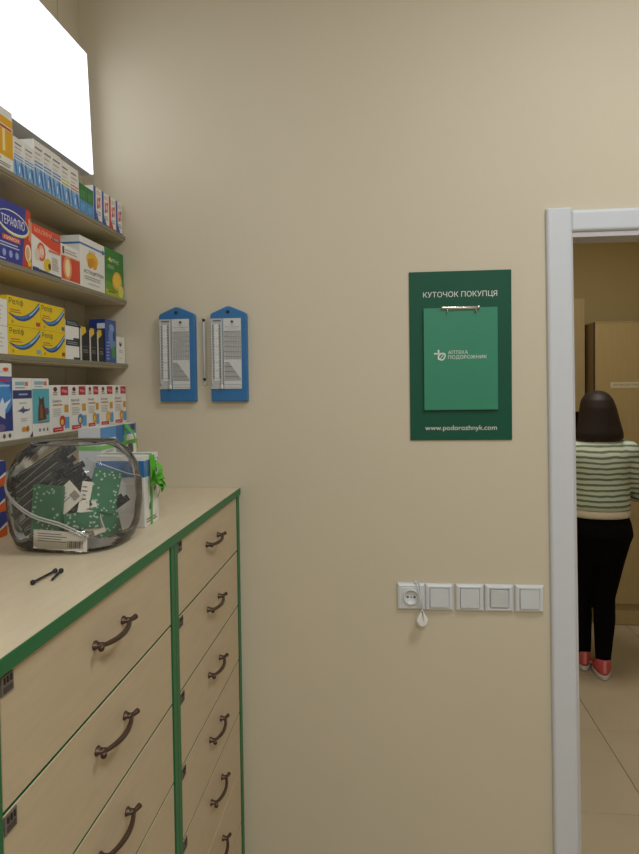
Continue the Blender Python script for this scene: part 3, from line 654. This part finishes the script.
# ================================================================== HYGROMETERS AND THERMOMETER ON THE BACK WALL
def hygrometer(cx, z0, label):
    e = tag(empty('wall_hygrometer', (cx, D, z0)), label, 'hygrometer', 'blue wall hygrometers')
    out = [(-.0535, 0), (.0535, 0), (.0535, .240), (.0530, .247), (.0515, .2525), (.047, .2555), (.012, .2705), (.004, .2735), (-.004, .2735), (-.012, .2705), (-.047, .2555), (-.0515, .2525), (-.0530, .247), (-.0535, .240)]
    g = MB(); g.prism(out, -.019, -.0005, blueM, bev=.003, seg=3); g.build('body', e)
    g = MB(); g.lathe([(.0048, -.0216), (.0048, -.0212), (.0030, -.0205)], darkM, n=14, c=(0, 0, .2575), axis='y'); g.build('screw', e)
    # scale plate with two glass tubes
    g = MB(); g.box(-.0525, -.0165, -.0222, -.0208, .036, .2385, ink('#b9bbbe')); 
    g.box(-.0425, -.0265, -.0226, -.0221, .060, .222, ink('#dcdddd'))
    for k in range(34):
        z = .066+.0046*k; l = .0085 if k % 5 == 0 else .0062
        for s_, x in ((1, -.0440), (-1, -.0255)): g.flat([(x-s_*l*.5, z), (x+s_*l*.5, z), (x+s_*l*.5, z+.0022), (x-s_*l*.5, z+.0022)][::s_], -.02285, ink('#6a6d71'))
        if k % 5 == 0: g.text(str(abs(30-k)), -.0345, z+.0005, None, .0034, -.0230, ink('#45484c'))
    g.flat([(-.044, .2300), (-.021, .2300), (-.021, .2335), (-.044, .2335)], -.0229, ink('#5b5d60'))
    sp_ = g.build('scale_plate', e)
    for x in (-.0475, -.0205):
        g = MB(); g.lathe([(.0, .046), (.0028, .048), (.0030, .056), (.0016, .060), (.0016, .226), (0, .2275)], glassM, n=10, c=(x, -.0255, 0), cap=False)
        g.lathe([(.0, .047), (.0019, .049), (.0019, .056), (.0006, .060), (.0006, .150), (0, .1505)], ink('#8c3a3a' if x > -.03 else '#3c4a7c'), n=8, c=(x, -.0255, 0), cap=False); g.build('glass_tube', sp_)
    g = MB(); g.lathe([(.004, .0355), (.0045, .040), (.0035, .047), (.002, .049)], plasticM, n=10, c=(-.0195, -.026, 0)); g.build('bulb_cap', sp_)
    # psychrometric table
    g = MB(); x0, x1 = -.0145, .0375; g.box(x0, x1, -.0216, -.0208, .036, .2385, ink('#d0d2d2')); c1, c2 = ink('#484b50'), ink('#7f8286')
    cxm = (x0+x1)/2; y = -.0219
    g.ell(cxm, .2285, .0042, .0042, y, c1, 12); g.text('ВИТ', cxm, .2205, .010, .0035, y, c1); g.text('ГІГРОМЕТР', cxm, .2135, .042, .0030, y, c1); g.text('психрометричний', cxm, .2075, .030, .0022, y, c1)
    for r_ in range(40):
        z = .200-.0036*r_; u0_ = x0+.002; u1 = x1-.001
        if 23 <= r_ < 25: continue
        if r_ >= 25: u1 = x1-.002-.036*max(0, (38-r_)/14)
        g.flat([(u0_, z), (u1, z), (u1, z+.0019), (u0_, z+.0019)], y, c2 if r_ % 4 else c1)
    for k in range(9):
        u = x0+.005+.0052*k; g.flat([(u, .112), (u+.0007, .112), (u+.0007, .203), (u, .203)], y-.0001, ink('#d0d2d2'))
    g.flat([(x0, .0475), (x1, .0475), (x1, .0482), (x0, .0482)], y, c1); g.flat([(x0, .0400), (x1, .0400), (x1, .0406), (x0, .0406)], y, c1)
    g.build('table_plate', e)
hygrometer(-.5955, 1.5605, 'blue wall hygrometer nearer to the shelves')
hygrometer(-.4430, 1.5595, 'blue wall hygrometer on the right, farther from the shelves')
e = tag(empty('thermometer', (-.5185, D, 1.606)), 'slim glass thermometer hanging between two blue hygrometers', 'thermometer')
g = MB(); g.box(-.0055, .0055, -.0035, -.0005, 0, .2, ink('#d3c8b0'), bev=.001, seg=1); g.build('backing', e)
g = MB(); g.lathe([(0, .012), (.0036, .016), (.0036, .182), (0, .186)], glassM, n=12, c=(0, -.0075, 0), cap=False); g.build('glass_tube', e)
g = MB(); g.lathe([(0, .03), (.0016, .031), (.0016, .165), (0, .166)], ink('#e9e7e2'), n=8, c=(0, -.0075, 0), cap=False); g.build('capillary', e)
for z in (.018, .190):
    g = MB(); g.lathe([(.0, -.012), (.0036, -.0115), (.0040, -.009), (.0040, -.003), (0, -.003)], darkM, n=14, c=(0, 0, z), axis='y', cap=False); g.build('fixing', e)

# ================================================================== GREEN NOTICE BOARD
e = tag(empty('notice_board', (.2150, D, 1.4430)), 'dark green notice board with white lettering on the back wall', 'sign')
W_, H_ = .2815, .4735
g = MB(); g.box(-W_/2, W_/2, -.0045, -.0005, 0, H_, mat('dark_green_acrylic', '#155440', rough=.5, vary=.02, spec=.3), bev=.0008, seg=1); g.build('panel', e)
wh = ink('#dfe5e0')
g = MB(); g.text('КУТОЧОК ПОКУПЦЯ', 0, .4075, .2040, .0185, -.0049, wh); g.build('heading', e)
g = MB(); g.text('www.podorozhnyk.com', 0, .0325, .1980, .0175, -.0049, wh); g.build('web_address', e)
e2 = tag(empty('hanging_booklet', (.2150, D-.005, 1.5290)), 'lighter green booklet hanging by a steel clip on the notice board', 'booklet')
bw, bh = .2015, .2830
g = MB(); g.box(-bw/2, bw/2, -.0055, -.001, 0, bh, cartonM)
coverM = mat('green_cover', '#348a6d', rough=.4, vary=.02)
g.build('pages', e2)
g = MB(); g.box(-bw/2-.0008, bw/2+.0008, -.0078, -.0055, -.001, bh+.001, coverM, bev=.0006, seg=1); g.build('cover', e2)
g = MB(); y = -.0081
# leaf-and-plus emblem
def bar(x0, x1, z0, z1): g.flat([(x0, z0), (x1, z0), (x1, z1), (x0, z1)], y, wh)
bar(-.0735, -.0535, .1548, .1592); bar(-.0632, -.0588, .1400, .1675)
for a0, a1, rr in ((R(180), R(360), .0105), (R(0), R(180), .0105)): pass
op_, ip = [], []
for k in range(25):
    q = 2*math.pi*k/24; r1 = .0100*(1+.42*max(0, math.cos(q-R(48)))**4)
    op_.append((-.0530+r1*math.cos(q), .1475+r1*math.sin(q))); ip.append((-.0530+(r1-.0036)*math.cos(q), .1475+(r1-.0036)*math.sin(q)))
for k in range(24): g.flat([op_[k], op_[k+1], ip[k+1], ip[k]], y-.00005, wh)
g.flat([(-.0590, .1405), (-.0575, .1392), (-.0462, .1545), (-.0478, .1557)], y-.0001, wh)
g.text('АПТЕКА', -.0345, .1602, .0545, .0098, y, wh, offset=.018, align='l'); g.text('ПОДОРОЖНИК', -.0345, .1458, .1060, .0118, y, wh, offset=.018, align='l')
g.build('logo', e2)
g = MB(); g.box(-.042, .042, -.013, -.0085, bh-.004, bh+.0045, steelM, bev=.0018, seg=2); g.lathe([(.0062, -.052), (.0040, -.047), (.0040, .047), (.0062, .052)], steelM, n=14, c=(0, -.0105, bh+.001), axis='x'); cl = g.build('clip', e2)
for x in (-.036, .042):
    g = MB(); pts = [(x, -.0108+.0065*math.cos(q), bh-.0085+.0085*math.sin(q)) for q in [2*math.pi*k/16 for k in range(17)]]
    g.tube(pts, .0012, steelM, n=8, cap=False); g.build('ring', cl)
    g = MB(); g.lathe([(.0028, -.0084), (.0028, -.0076)], darkM, n=12, c=(x, 0, bh-.0125), axis='y'); g.build('punched_hole', cl)

# ================================================================== SOCKET AND SWITCHES
def frame_mesh(s_=.0395, sz=.0385):
    g = MB(); inner = .0275
    def sqr(a, b_, y): return [(-a, y, -b_), (a, y, -b_), (a, y, b_), (-a, y, b_)]
    rings = [sqr(s_, sz, -.0005), sqr(s_, sz, -.004), sqr(s_-.003, sz-.003, -.0085), sqr(inner+.004, inner+.004, -.0105), sqr(inner, inner, -.0098), sqr(inner, inner, -.005)]
    g.loft(rings, plasticM, smooth=False, cap=True); return g
cxs = [.0716, .1511, .2358, .3171, .4003]; zc = .9970
swl = ['', 'white light switch right beside the wall socket', 'white light switch in the middle of the row of five', 'white light switch, fourth in the row', 'white light switch at the end of the row, nearest the door']
for k, x in enumerate(cxs):
    zz = zc-.0008*(k > 0)
    if k == 0:
        e = tag(empty('wall_socket', (x, D, zz)), 'white wall socket at the left end of the switch row', 'socket')
        frame_mesh().build('frame', e)
        g = MB(); g.box(-.0275, .0275, -.0112, -.004, -.0275, .0275, plasticM, bev=.0015, seg=2)
        g.lathe([(.0228, -.0112), (.0228, -.0150), (.0200, -.0155), (.0195, -.0150), (.0190, -.0118), (0, -.0116)], plasticM, n=28, c=(0, 0, 0), axis='y', cap=False); f = g.build('insert', e)
        for hx in (-.0095, .0095, 0):
            g = MB(); g.lathe([(.0030 if hx else .0020, -.0122), (.0030 if hx else .0020, -.0117)], darkM, n=12, c=(hx, 0, 0), axis='y'); g.build('pin_hole' if hx else 'screw', f)
    else:
        e = tag(empty('light_switch', (x, D, zz)), swl[k], 'switch', 'white wall switches')
        frame_mesh().build('frame', e)
        a = .0268 if k != 3 else .0248
        g = MB(); tl = .0022*(1 if k != 3 else -.6)
        p = [(-a+.001, -.0140-tl, -a+.001), (a-.001, -.0140-tl, -a+.001), (a-.001, -.0140+tl, a-.001), (-a+.001, -.0140+tl, a-.001)]; q = [(-a, -.004, -a), (a, -.004, -a), (a, -.004, a), (-a, -.004, a)]
        g.loft([q, p], rockerM, smooth=False)
        g.build('rocker', e)
e = tag(empty('hanging_fob', (.1010, D, .9190)), 'white teardrop fob on a cord hanging over the socket edge', 'fob')
pts = []
for k in range(28):
    q = 2*math.pi*k/28; s_ = math.sin(q); c_ = math.cos(q)
    wd = .0155*(1-.52*max(0, s_)**1.5); pts.append((wd*c_*(1 if s_ < 0 else 1-.55*s_), .021+(.029*s_ if s_ > 0 else .019*s_)))
g = MB(); g.prism(pts, -.036, -.024, mat('fob_white', '#efeeec', rough=.35), bev=.003, seg=3); g.build('body', e)
g = MB(); g.tube([(-.001, -.029, .048), (-.004, -.026, .075), (-.010, -.0165, .105), (-.0135, -.0130, .116), (-.0150, -.0060, .1195), (-.0155, -.0020, .1195)], .0016, plasticM, n=8)
g.tube([(.001, -.029, .048), (.0005, -.026, .075), (-.004, -.0165, .105), (-.006, -.0130, .116), (-.0070, -.0060, .1195), (-.0155, -.0020, .1195)], .0016, plasticM, n=8); g.build('cord', e)
g = MB(); g.box(-.020, -.0135, -.0135, -.0005, .1165, .1215, plasticM, bev=.001); g.build('hook', e)

# ================================================================== BACK ROOM FURNITURE
e = tag(empty('wardrobe', (1.365, 4.40, 0)), 'tall wooden wardrobe with a paper strip in the back room', 'wardrobe')
g = MB(); g.box(.008, .9, .018, .40, .10, 1.985, wardM); g.box(.004, .896, .012, .38, 0.004, .098, wardM); g.build('carcass', e)
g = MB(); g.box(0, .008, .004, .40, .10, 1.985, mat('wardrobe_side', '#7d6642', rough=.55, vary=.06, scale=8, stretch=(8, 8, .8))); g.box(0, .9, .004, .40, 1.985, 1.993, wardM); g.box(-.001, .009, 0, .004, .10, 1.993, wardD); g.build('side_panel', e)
for k in range(2):
    g = MB(); g.box(.010+k*.448, .452+k*.444, 0, .017, .145, 1.983, wardM, bev=.001, seg=1); dr = g.build('door', e)
    g = MB(); x = .42 if k == 0 else .49
    g.tube([(x, -.003, .95), (x, -.022, .955), (x, -.022, 1.085), (x, -.003, 1.09)], .004, steelM, n=8); g.build('handle', dr)
g = MB(); g.box(.105, .305, -.0014, -.0004, 1.562, 1.600, ink('#c9bfa4')); st = g.build('paper_strip', e)
g = MB(); g.text('ЗАСОБИ ДОГЛЯДУ', .205, 1.581, .165, .013, -.0017, ink('#4b4436')); g.build('lettering', st)
e = tag(empty('tall_cabinet', (.55, 4.53, 0)), 'tall wooden cabinet with a dark open lower part behind the woman', 'cabinet')
g = MB(); g.box(0, .80, .02, .42, 1.40, 2.165, wardM); g.box(0, .80, .40, .42, .1, 1.40, wardD); g.box(0, .018, .02, .40, .0, 1.40, wardD); g.box(.782, .80, .02, .40, 0, 1.40, wardD); g.box(.018, .782, .02, .40, .06, .10, wardM); g.box(.018, .782, .06, .40, .0, .06, wardD)
g.box(.018, .782, .03, .40, .60, .618, wardM); g.build('carcass', e)
for k in range(2):
    g = MB(); g.box(.002+k*.400, .398+k*.400, 0, .018, 1.405, 2.163, wardM, bev=.001, seg=1); g.build('door', e)
g = MB(); g.box(-.11, .11, -.07, .07, 0, .17, mat('grey_cardboard', '#6d6055', rough=.8), bev=.004); b1 = tag(g.build('storage_box', None, (1.12, 4.76, .6182)), 'grey brown box inside the dark open part of the tall cabinet', 'box')
g = MB(); g.box(-.06, .06, -.0712, -.0702, .05, .11, ink('#a39a88')); g.build('label_patch', b1)

# ================================================================== PERSON IN THE BACK ROOM
skinM = mat('skin', '#c79a7d', rough=.5, vary=.05)
hairM = mat('dark_brown_hair', '#1f1210', rough=.6, vary=.35, scale=30, stretch=(14, 14, .8), bump=.5, bscale=30)
trouM = mat('black_leggings', '#0a090b', rough=.95, spec=.1, vary=.1, scale=80)
shoeM = mat('coral_knit_shoe', '#cf5a5c', rough=.7, vary=.10, scale=90, bump=.3, bscale=300)
soleM = mat('white_rubber_sole', '#cfc8c2', rough=.6, vary=.04)
def knit_material():
    m = bpy.data.materials.new('striped_knit'); m.use_nodes = True; nt = m.node_tree; N = nt.nodes; L = nt.links; b = N['Principled BSDF']
    b.inputs['Roughness'].default_value = .85
    tc = N.new('ShaderNodeTexCoord'); sx = N.new('ShaderNodeSeparateXYZ'); L.new(tc.outputs['Object'], sx.inputs[0])
    nz = N.new('ShaderNodeTexNoise'); nz.inputs['Scale'].default_value = 9; L.new(tc.outputs['Object'], nz.inputs['Vector'])
    ad = N.new('ShaderNodeMath'); ad.operation = 'MULTIPLY_ADD'; ad.inputs[1].default_value = .022; L.new(nz.outputs['Fac'], ad.inputs[0]); L.new(sx.outputs['Z'], ad.inputs[2])
    mu = N.new('ShaderNodeMath'); mu.operation = 'MULTIPLY'; mu.inputs[1].default_value = 1/.0285; L.new(ad.outputs[0], mu.inputs[0])
    fr = N.new('ShaderNodeMath'); fr.operation = 'FRACT'; L.new(mu.outputs[0], fr.inputs[0])
    cr = N.new('ShaderNodeValToRGB'); cr.color_ramp.interpolation = 'LINEAR'; el = cr.color_ramp.elements
    el[0].position = 0; el[0].color = lin('#c9d2c2'); el[1].position = .44; el[1].color = lin('#c6d0bf')
    for p_, c_ in ((.54, '#74836f'), (.70, '#5d6d5b'), (.88, '#74836f'), (.96, '#c9d2c2')):
        q = el.new(p_); q.color = lin(c_)
    L.new(fr.outputs[0], cr.inputs[0]); L.new(cr.outputs[0], b.inputs['Base Color'])
    n2 = N.new('ShaderNodeTexNoise'); n2.inputs['Scale'].default_value = 160; L.new(tc.outputs['Object'], n2.inputs['Vector'])
    bp = N.new('ShaderNodeBump'); bp.inputs['Strength'].default_value = .3; bp.inputs['Distance'].default_value = .002; L.new(n2.outputs['Fac'], bp.inputs['Height']); L.new(bp.outputs[0], b.inputs['Normal'])
    return m
knitM = knit_material(); hemM = mat('cream_undershirt', '#d0c8b4', rough=.85, vary=.05)

def remesh(g, name, m, vox, parent=None, smooth=6, keep=None):
    """joins overlapping lofts into one continuous skin"""
    t = g.build('tmp_remesh'); t.data.materials.clear()
    md = t.modifiers.new('r', 'REMESH'); md.mode = 'VOXEL'; md.voxel_size = vox; md.use_smooth_shade = True
    if smooth: s_ = t.modifiers.new('s', 'SMOOTH'); s_.iterations = smooth; s_.factor = .5
    dg = bpy.context.evaluated_depsgraph_get(); me = bpy.data.meshes.new_from_object(t.evaluated_get(dg))
    old = t.data; bpy.data.objects.remove(t); bpy.data.meshes.remove(old)
    me.name = name; me.materials.clear(); me.materials.append(m)
    for p in me.polygons: p.use_smooth = True
    o = bpy.data.objects.new(name, me); C.objects.link(o)
    if parent: o.parent = parent
    return o
def hrings(spec, n=20):     # (cx, cy, z, rx, ry) -> horizontal elliptical rings
    return [[(cx+rx*math.cos(2*math.pi*k/n), cy+ry*math.sin(2*math.pi*k/n), z) for k in range(n)] for cx, cy, z, rx, ry in spec]
SK = skinM
PX, PY = 1.143, 3.60
# joints, person faces +Y; x to the right as seen from behind
HIPR, HIPL = (.075, 0, .80), (-.075, 0, .80)
KNR, KNL = (.030, .02, .44), (-.092, .07, .44)
ANR, ANL = (.026, .030, .075), (-.052, .14, .075)
SHR, SHL = (.146, .015, 1.225), (-.146, .015, 1.225)
ELR, ELL = (.232, .02, 1.005), (-.225, .05, 1.005)
WRR, WRL = (.185, .225, .985), (-.165, .25, 1.00)
def lerp(a, b_, t): return tuple(a[i]+(b_[i]-a[i])*t for i in range(3))
def limb(g, a, b_, c, ra, rm, rb, rm2, rc, m=SK, bulge=0):
    p1 = lerp(a, b_, .45); p2 = lerp(b_, c, .35)
    p2 = (p2[0], p2[1]-bulge, p2[2])
    g.tube([a, p1, b_, p2, c], [ra, rm, rb, rm2, rc], m, n=14)
def ball(g, c, r_, m=SK, sx=1, sy=1, sz=1):
    g.loft(hrings([(c[0], c[1], c[2]+r_*sz*math.sin(t), max(.0005, r_*sx*math.cos(t)), max(.0005, r_*sy*math.cos(t))) for t in [R(-88+176*k/10) for k in range(11)]]), m)
# body : head, neck, trunk, arms with five-fingered hands, legs and feet in one skin
g = MB()
g.loft(hrings([(0, 0, .74, .05, .05), (0, 0, .78, .145, .095), (0, 0, .84, .150, .100), (0, .005, .95, .122, .085), (0, .01, 1.06, .128, .090), (0, .01, 1.18, .150, .095), (0, .01, 1.26, .140, .080), (0, .015, 1.30, .07, .06), (0, .02, 1.315, .05, .05)]), SK)
g.tube([(0, .02, 1.27), (0, .035, 1.36), (0, .045, 1.40)], [.052, .048, .05], SK, n=14)
HD = (0, .055, 1.438)
ball(g, HD, .100, sx=.74, sy=.92, sz=1.08); ball(g, (0, .085, 1.385), .055, sx=.85, sy=.9, sz=.9)     # skull, jaw
g.loft(hrings([(0, .140, 1.385, .008, .006), (0, .152, 1.400, .013, .016), (0, .146, 1.425, .008, .010), (0, .138, 1.455, .005, .006)], 10), SK)  # nose
ball(g, (0, .137, 1.366), .018, sx=1.2, sy=.45, sz=.45)                                                # mouth
for s_ in (-1, 1):
    ball(g, (s_*.076, .055, 1.430), .026, sx=.35, sy=.6, sz=1.1); ball(g, (s_*.030, .138, 1.447), .013, sy=.6)   # ears, eyelids
limb(g, SHR, ELR, WRR, .048, .042, .036, .034, .024); limb(g, SHL, ELL, WRL, .048, .042, .036, .034, .024)
for wr, s_ in ((WRR, 1), (WRL, -1)):
    dv = Vector((-.10*s_, .98, .05)).normalized(); side = Vector((1, .1*s_, 0)).normalized(); w0 = Vector(wr)
    g.tube([w0, w0+dv*.035, w0+dv*.080], [.022, .030, .030], SK, n=12, flat=.62)
    for k, ln in enumerate((.068, .078, .073, .056)):
        b0 = w0+dv*.074+side*(.021-.014*k)*s_*-1; kn = b0+dv*ln*.42+Vector((0, 0, -.006)); t1 = b0+dv*ln*.74+Vector((0, 0, -.020)); t2 = b0+dv*ln*.88+Vector((0, 0, -.036))
        g.tube([b0, kn, t1, t2], [.0095, .0090, .0082, .0070], SK, n=8)
    b0 = w0+dv*.022-side*s_*.018; g.tube([b0, b0-side*s_*.020+dv*.022, b0-side*s_*.024+dv*.050+Vector((0, 0, -.008))], [.011, .010, .008], SK, n=8)
limb(g, HIPR, KNR, ANR, .082, .070, .052, .050, .034, bulge=.012); limb(g, HIPL, KNL, ANL, .082, .070, .052, .050, .034, bulge=.012)
for an, a in ((ANR, 6), (ANL, 4)):
    d = Vector((math.sin(R(-a)), math.cos(R(a)), 0)); b0 = Vector(an)
    g.tube([b0-d*.03+Vector((0, 0, -.035)), b0+d*.03+Vector((0, 0, -.03)), b0+d*.10+Vector((0, 0, -.045)), b0+d*.155+Vector((0, 0, -.055))], [.028, .034, .030, .015], SK, n=12)
person = remesh(g, 'person', skinM, .0065, smooth=4)
person.location = (PX, PY, 0); person.rotation_euler = (0, 0, R(-4))
tag(person, 'woman seen from behind in a striped jumper, black leggings and coral shoes', 'person')
# jumper
g = MB()
g.loft(hrings([(0, .0, .915, .150, .112), (0, .0, .935, .158, .120), (0, .002, 1.00, .156, .118), (0, .006, 1.08, .158, .116), (0, .008, 1.16, .168, .116), (0, .010, 1.22, .174, .110), (0, .013, 1.258, .158, .092), (0, .018, 1.288, .118, .074), (0, .022, 1.314, .074, .060), (0, .026, 1.330, .060, .056)], 28), knitM)
for sh, el_, wr, s_ in ((SHR, ELR, WRR, 1), (SHL, ELL, WRL, -1)):
    ball(g, (sh[0]-.004*s_, sh[1], sh[2]-.006), .074, knitM)
    limb(g, (sh[0]-.008*s_, sh[1], sh[2]-.008), el_, lerp(el_, wr, .90), .072, .066, .060, .054, .038, knitM)
jumper = remesh(g, 'jumper', knitM, .007, person, smooth=7)
# cream hem below the jumper
g = MB(); g.loft(hrings([(0, .0, .886, .156, .120), (0, .0, .891, .159, .123), (0, .0, .915, .157, .120), (0, .0, .935, .150, .112)], 32), hemM, cap=True); remesh(g, 'undershirt', hemM, .006, person, smooth=3)
# leggings
g = MB()
g.loft(hrings([(0, 0, .64, .085, .075), (0, -.002, .69, .118, .095), (.004, -.006, .745, .150, .114), (.005, -.012, .79, .163, .126), (.002, -.008, .85, .158, .118), (0, 0, .90, .142, .105)], 28), trouM)
limb(g, HIPR, KNR, (ANR[0], ANR[1], .095), .094, .074, .056, .056, .040, trouM, bulge=.014); limb(g, HIPL, KNL, (ANL[0], ANL[1], .095), .094, .082, .062, .060, .042, trouM, bulge=.014)
remesh(g, 'leggings', trouM, .007, person, smooth=5)
# hair: straight bob to the shoulders
g = MB()
hs = [(0, .045, 1.556, .012, .014), (0, .042, 1.551, .036, .046), (0, .040, 1.536, .060, .076), (0, .036, 1.508, .080, .098), (.002, .030, 1.465, .092, .104), (.003, .022, 1.42, .101, .096), (.004, .012, 1.37, .111, .086), (.004, .002, 1.33, .120, .078), (.004, -.004, 1.305, .120, .068), (.0, -.004, 1.284, .108, .056)]
g.loft(hrings(hs, 28), hairM)
hair = remesh(g, 'hair', hairM, .006, person, smooth=4)
# open the front of the hair so that the face shows
bmh = bmesh.new(); bmh.from_mesh(hair.data)
dead = [v for v in bmh.verts if v.co.y > .095 and v.co.z < 1.495 and abs(v.co.x) < .075]
bmesh.ops.delete(bmh, geom=dead, context='VERTS'); bmh.to_mesh(hair.data); bmh.free()
# eyes
for s_ in (-1, 1):
    g = MB(); ball(g, (s_*.030, .1445, 1.447), .0055, ink('#2a2120'), sy=.5); g.build('eye', person)
# shoes
for (an, a) in ((ANR, 6), (ANL, 4)):
    e = empty('shoe', (an[0], an[1], 0), (0, 0, R(-a))); e.parent = person
    def foot(sc, z, y0, y1, n=28):
        pts = []
        for k in range(n):
            q = 2*math.pi*k/n; t = (math.sin(q)+1)/2; wd = (.034+.012*math.sin(t*math.pi*.9))*sc
            pts.append((wd*math.cos(q), y0+(y1-y0)*t, z))
        return pts
    g = MB(); g.loft([foot(1.02, .001, -.058, .178), foot(1.06, .006, -.062, .183), foot(1.06, .026, -.064, .182), foot(1.0, .030, -.060, .178)], soleM); g.build('sole', e)
    g = MB(); g.loft([foot(1.0, .029, -.060, .176), foot(1.02, .045, -.063, .168), foot(.94, .062, -.060, .125), foot(.84, .080, -.056, .070), foot(.80, .104, -.055, .048), foot(.74, .106, -.050, .044)], shoeM); g.build('upper', e)
    g = MB(); g.box(-.008, .008, -.069, -.062, .045, .112, mat('light_heel_tab', '#d98583', rough=.7), bev=.002); g.build('heel_tab', e)
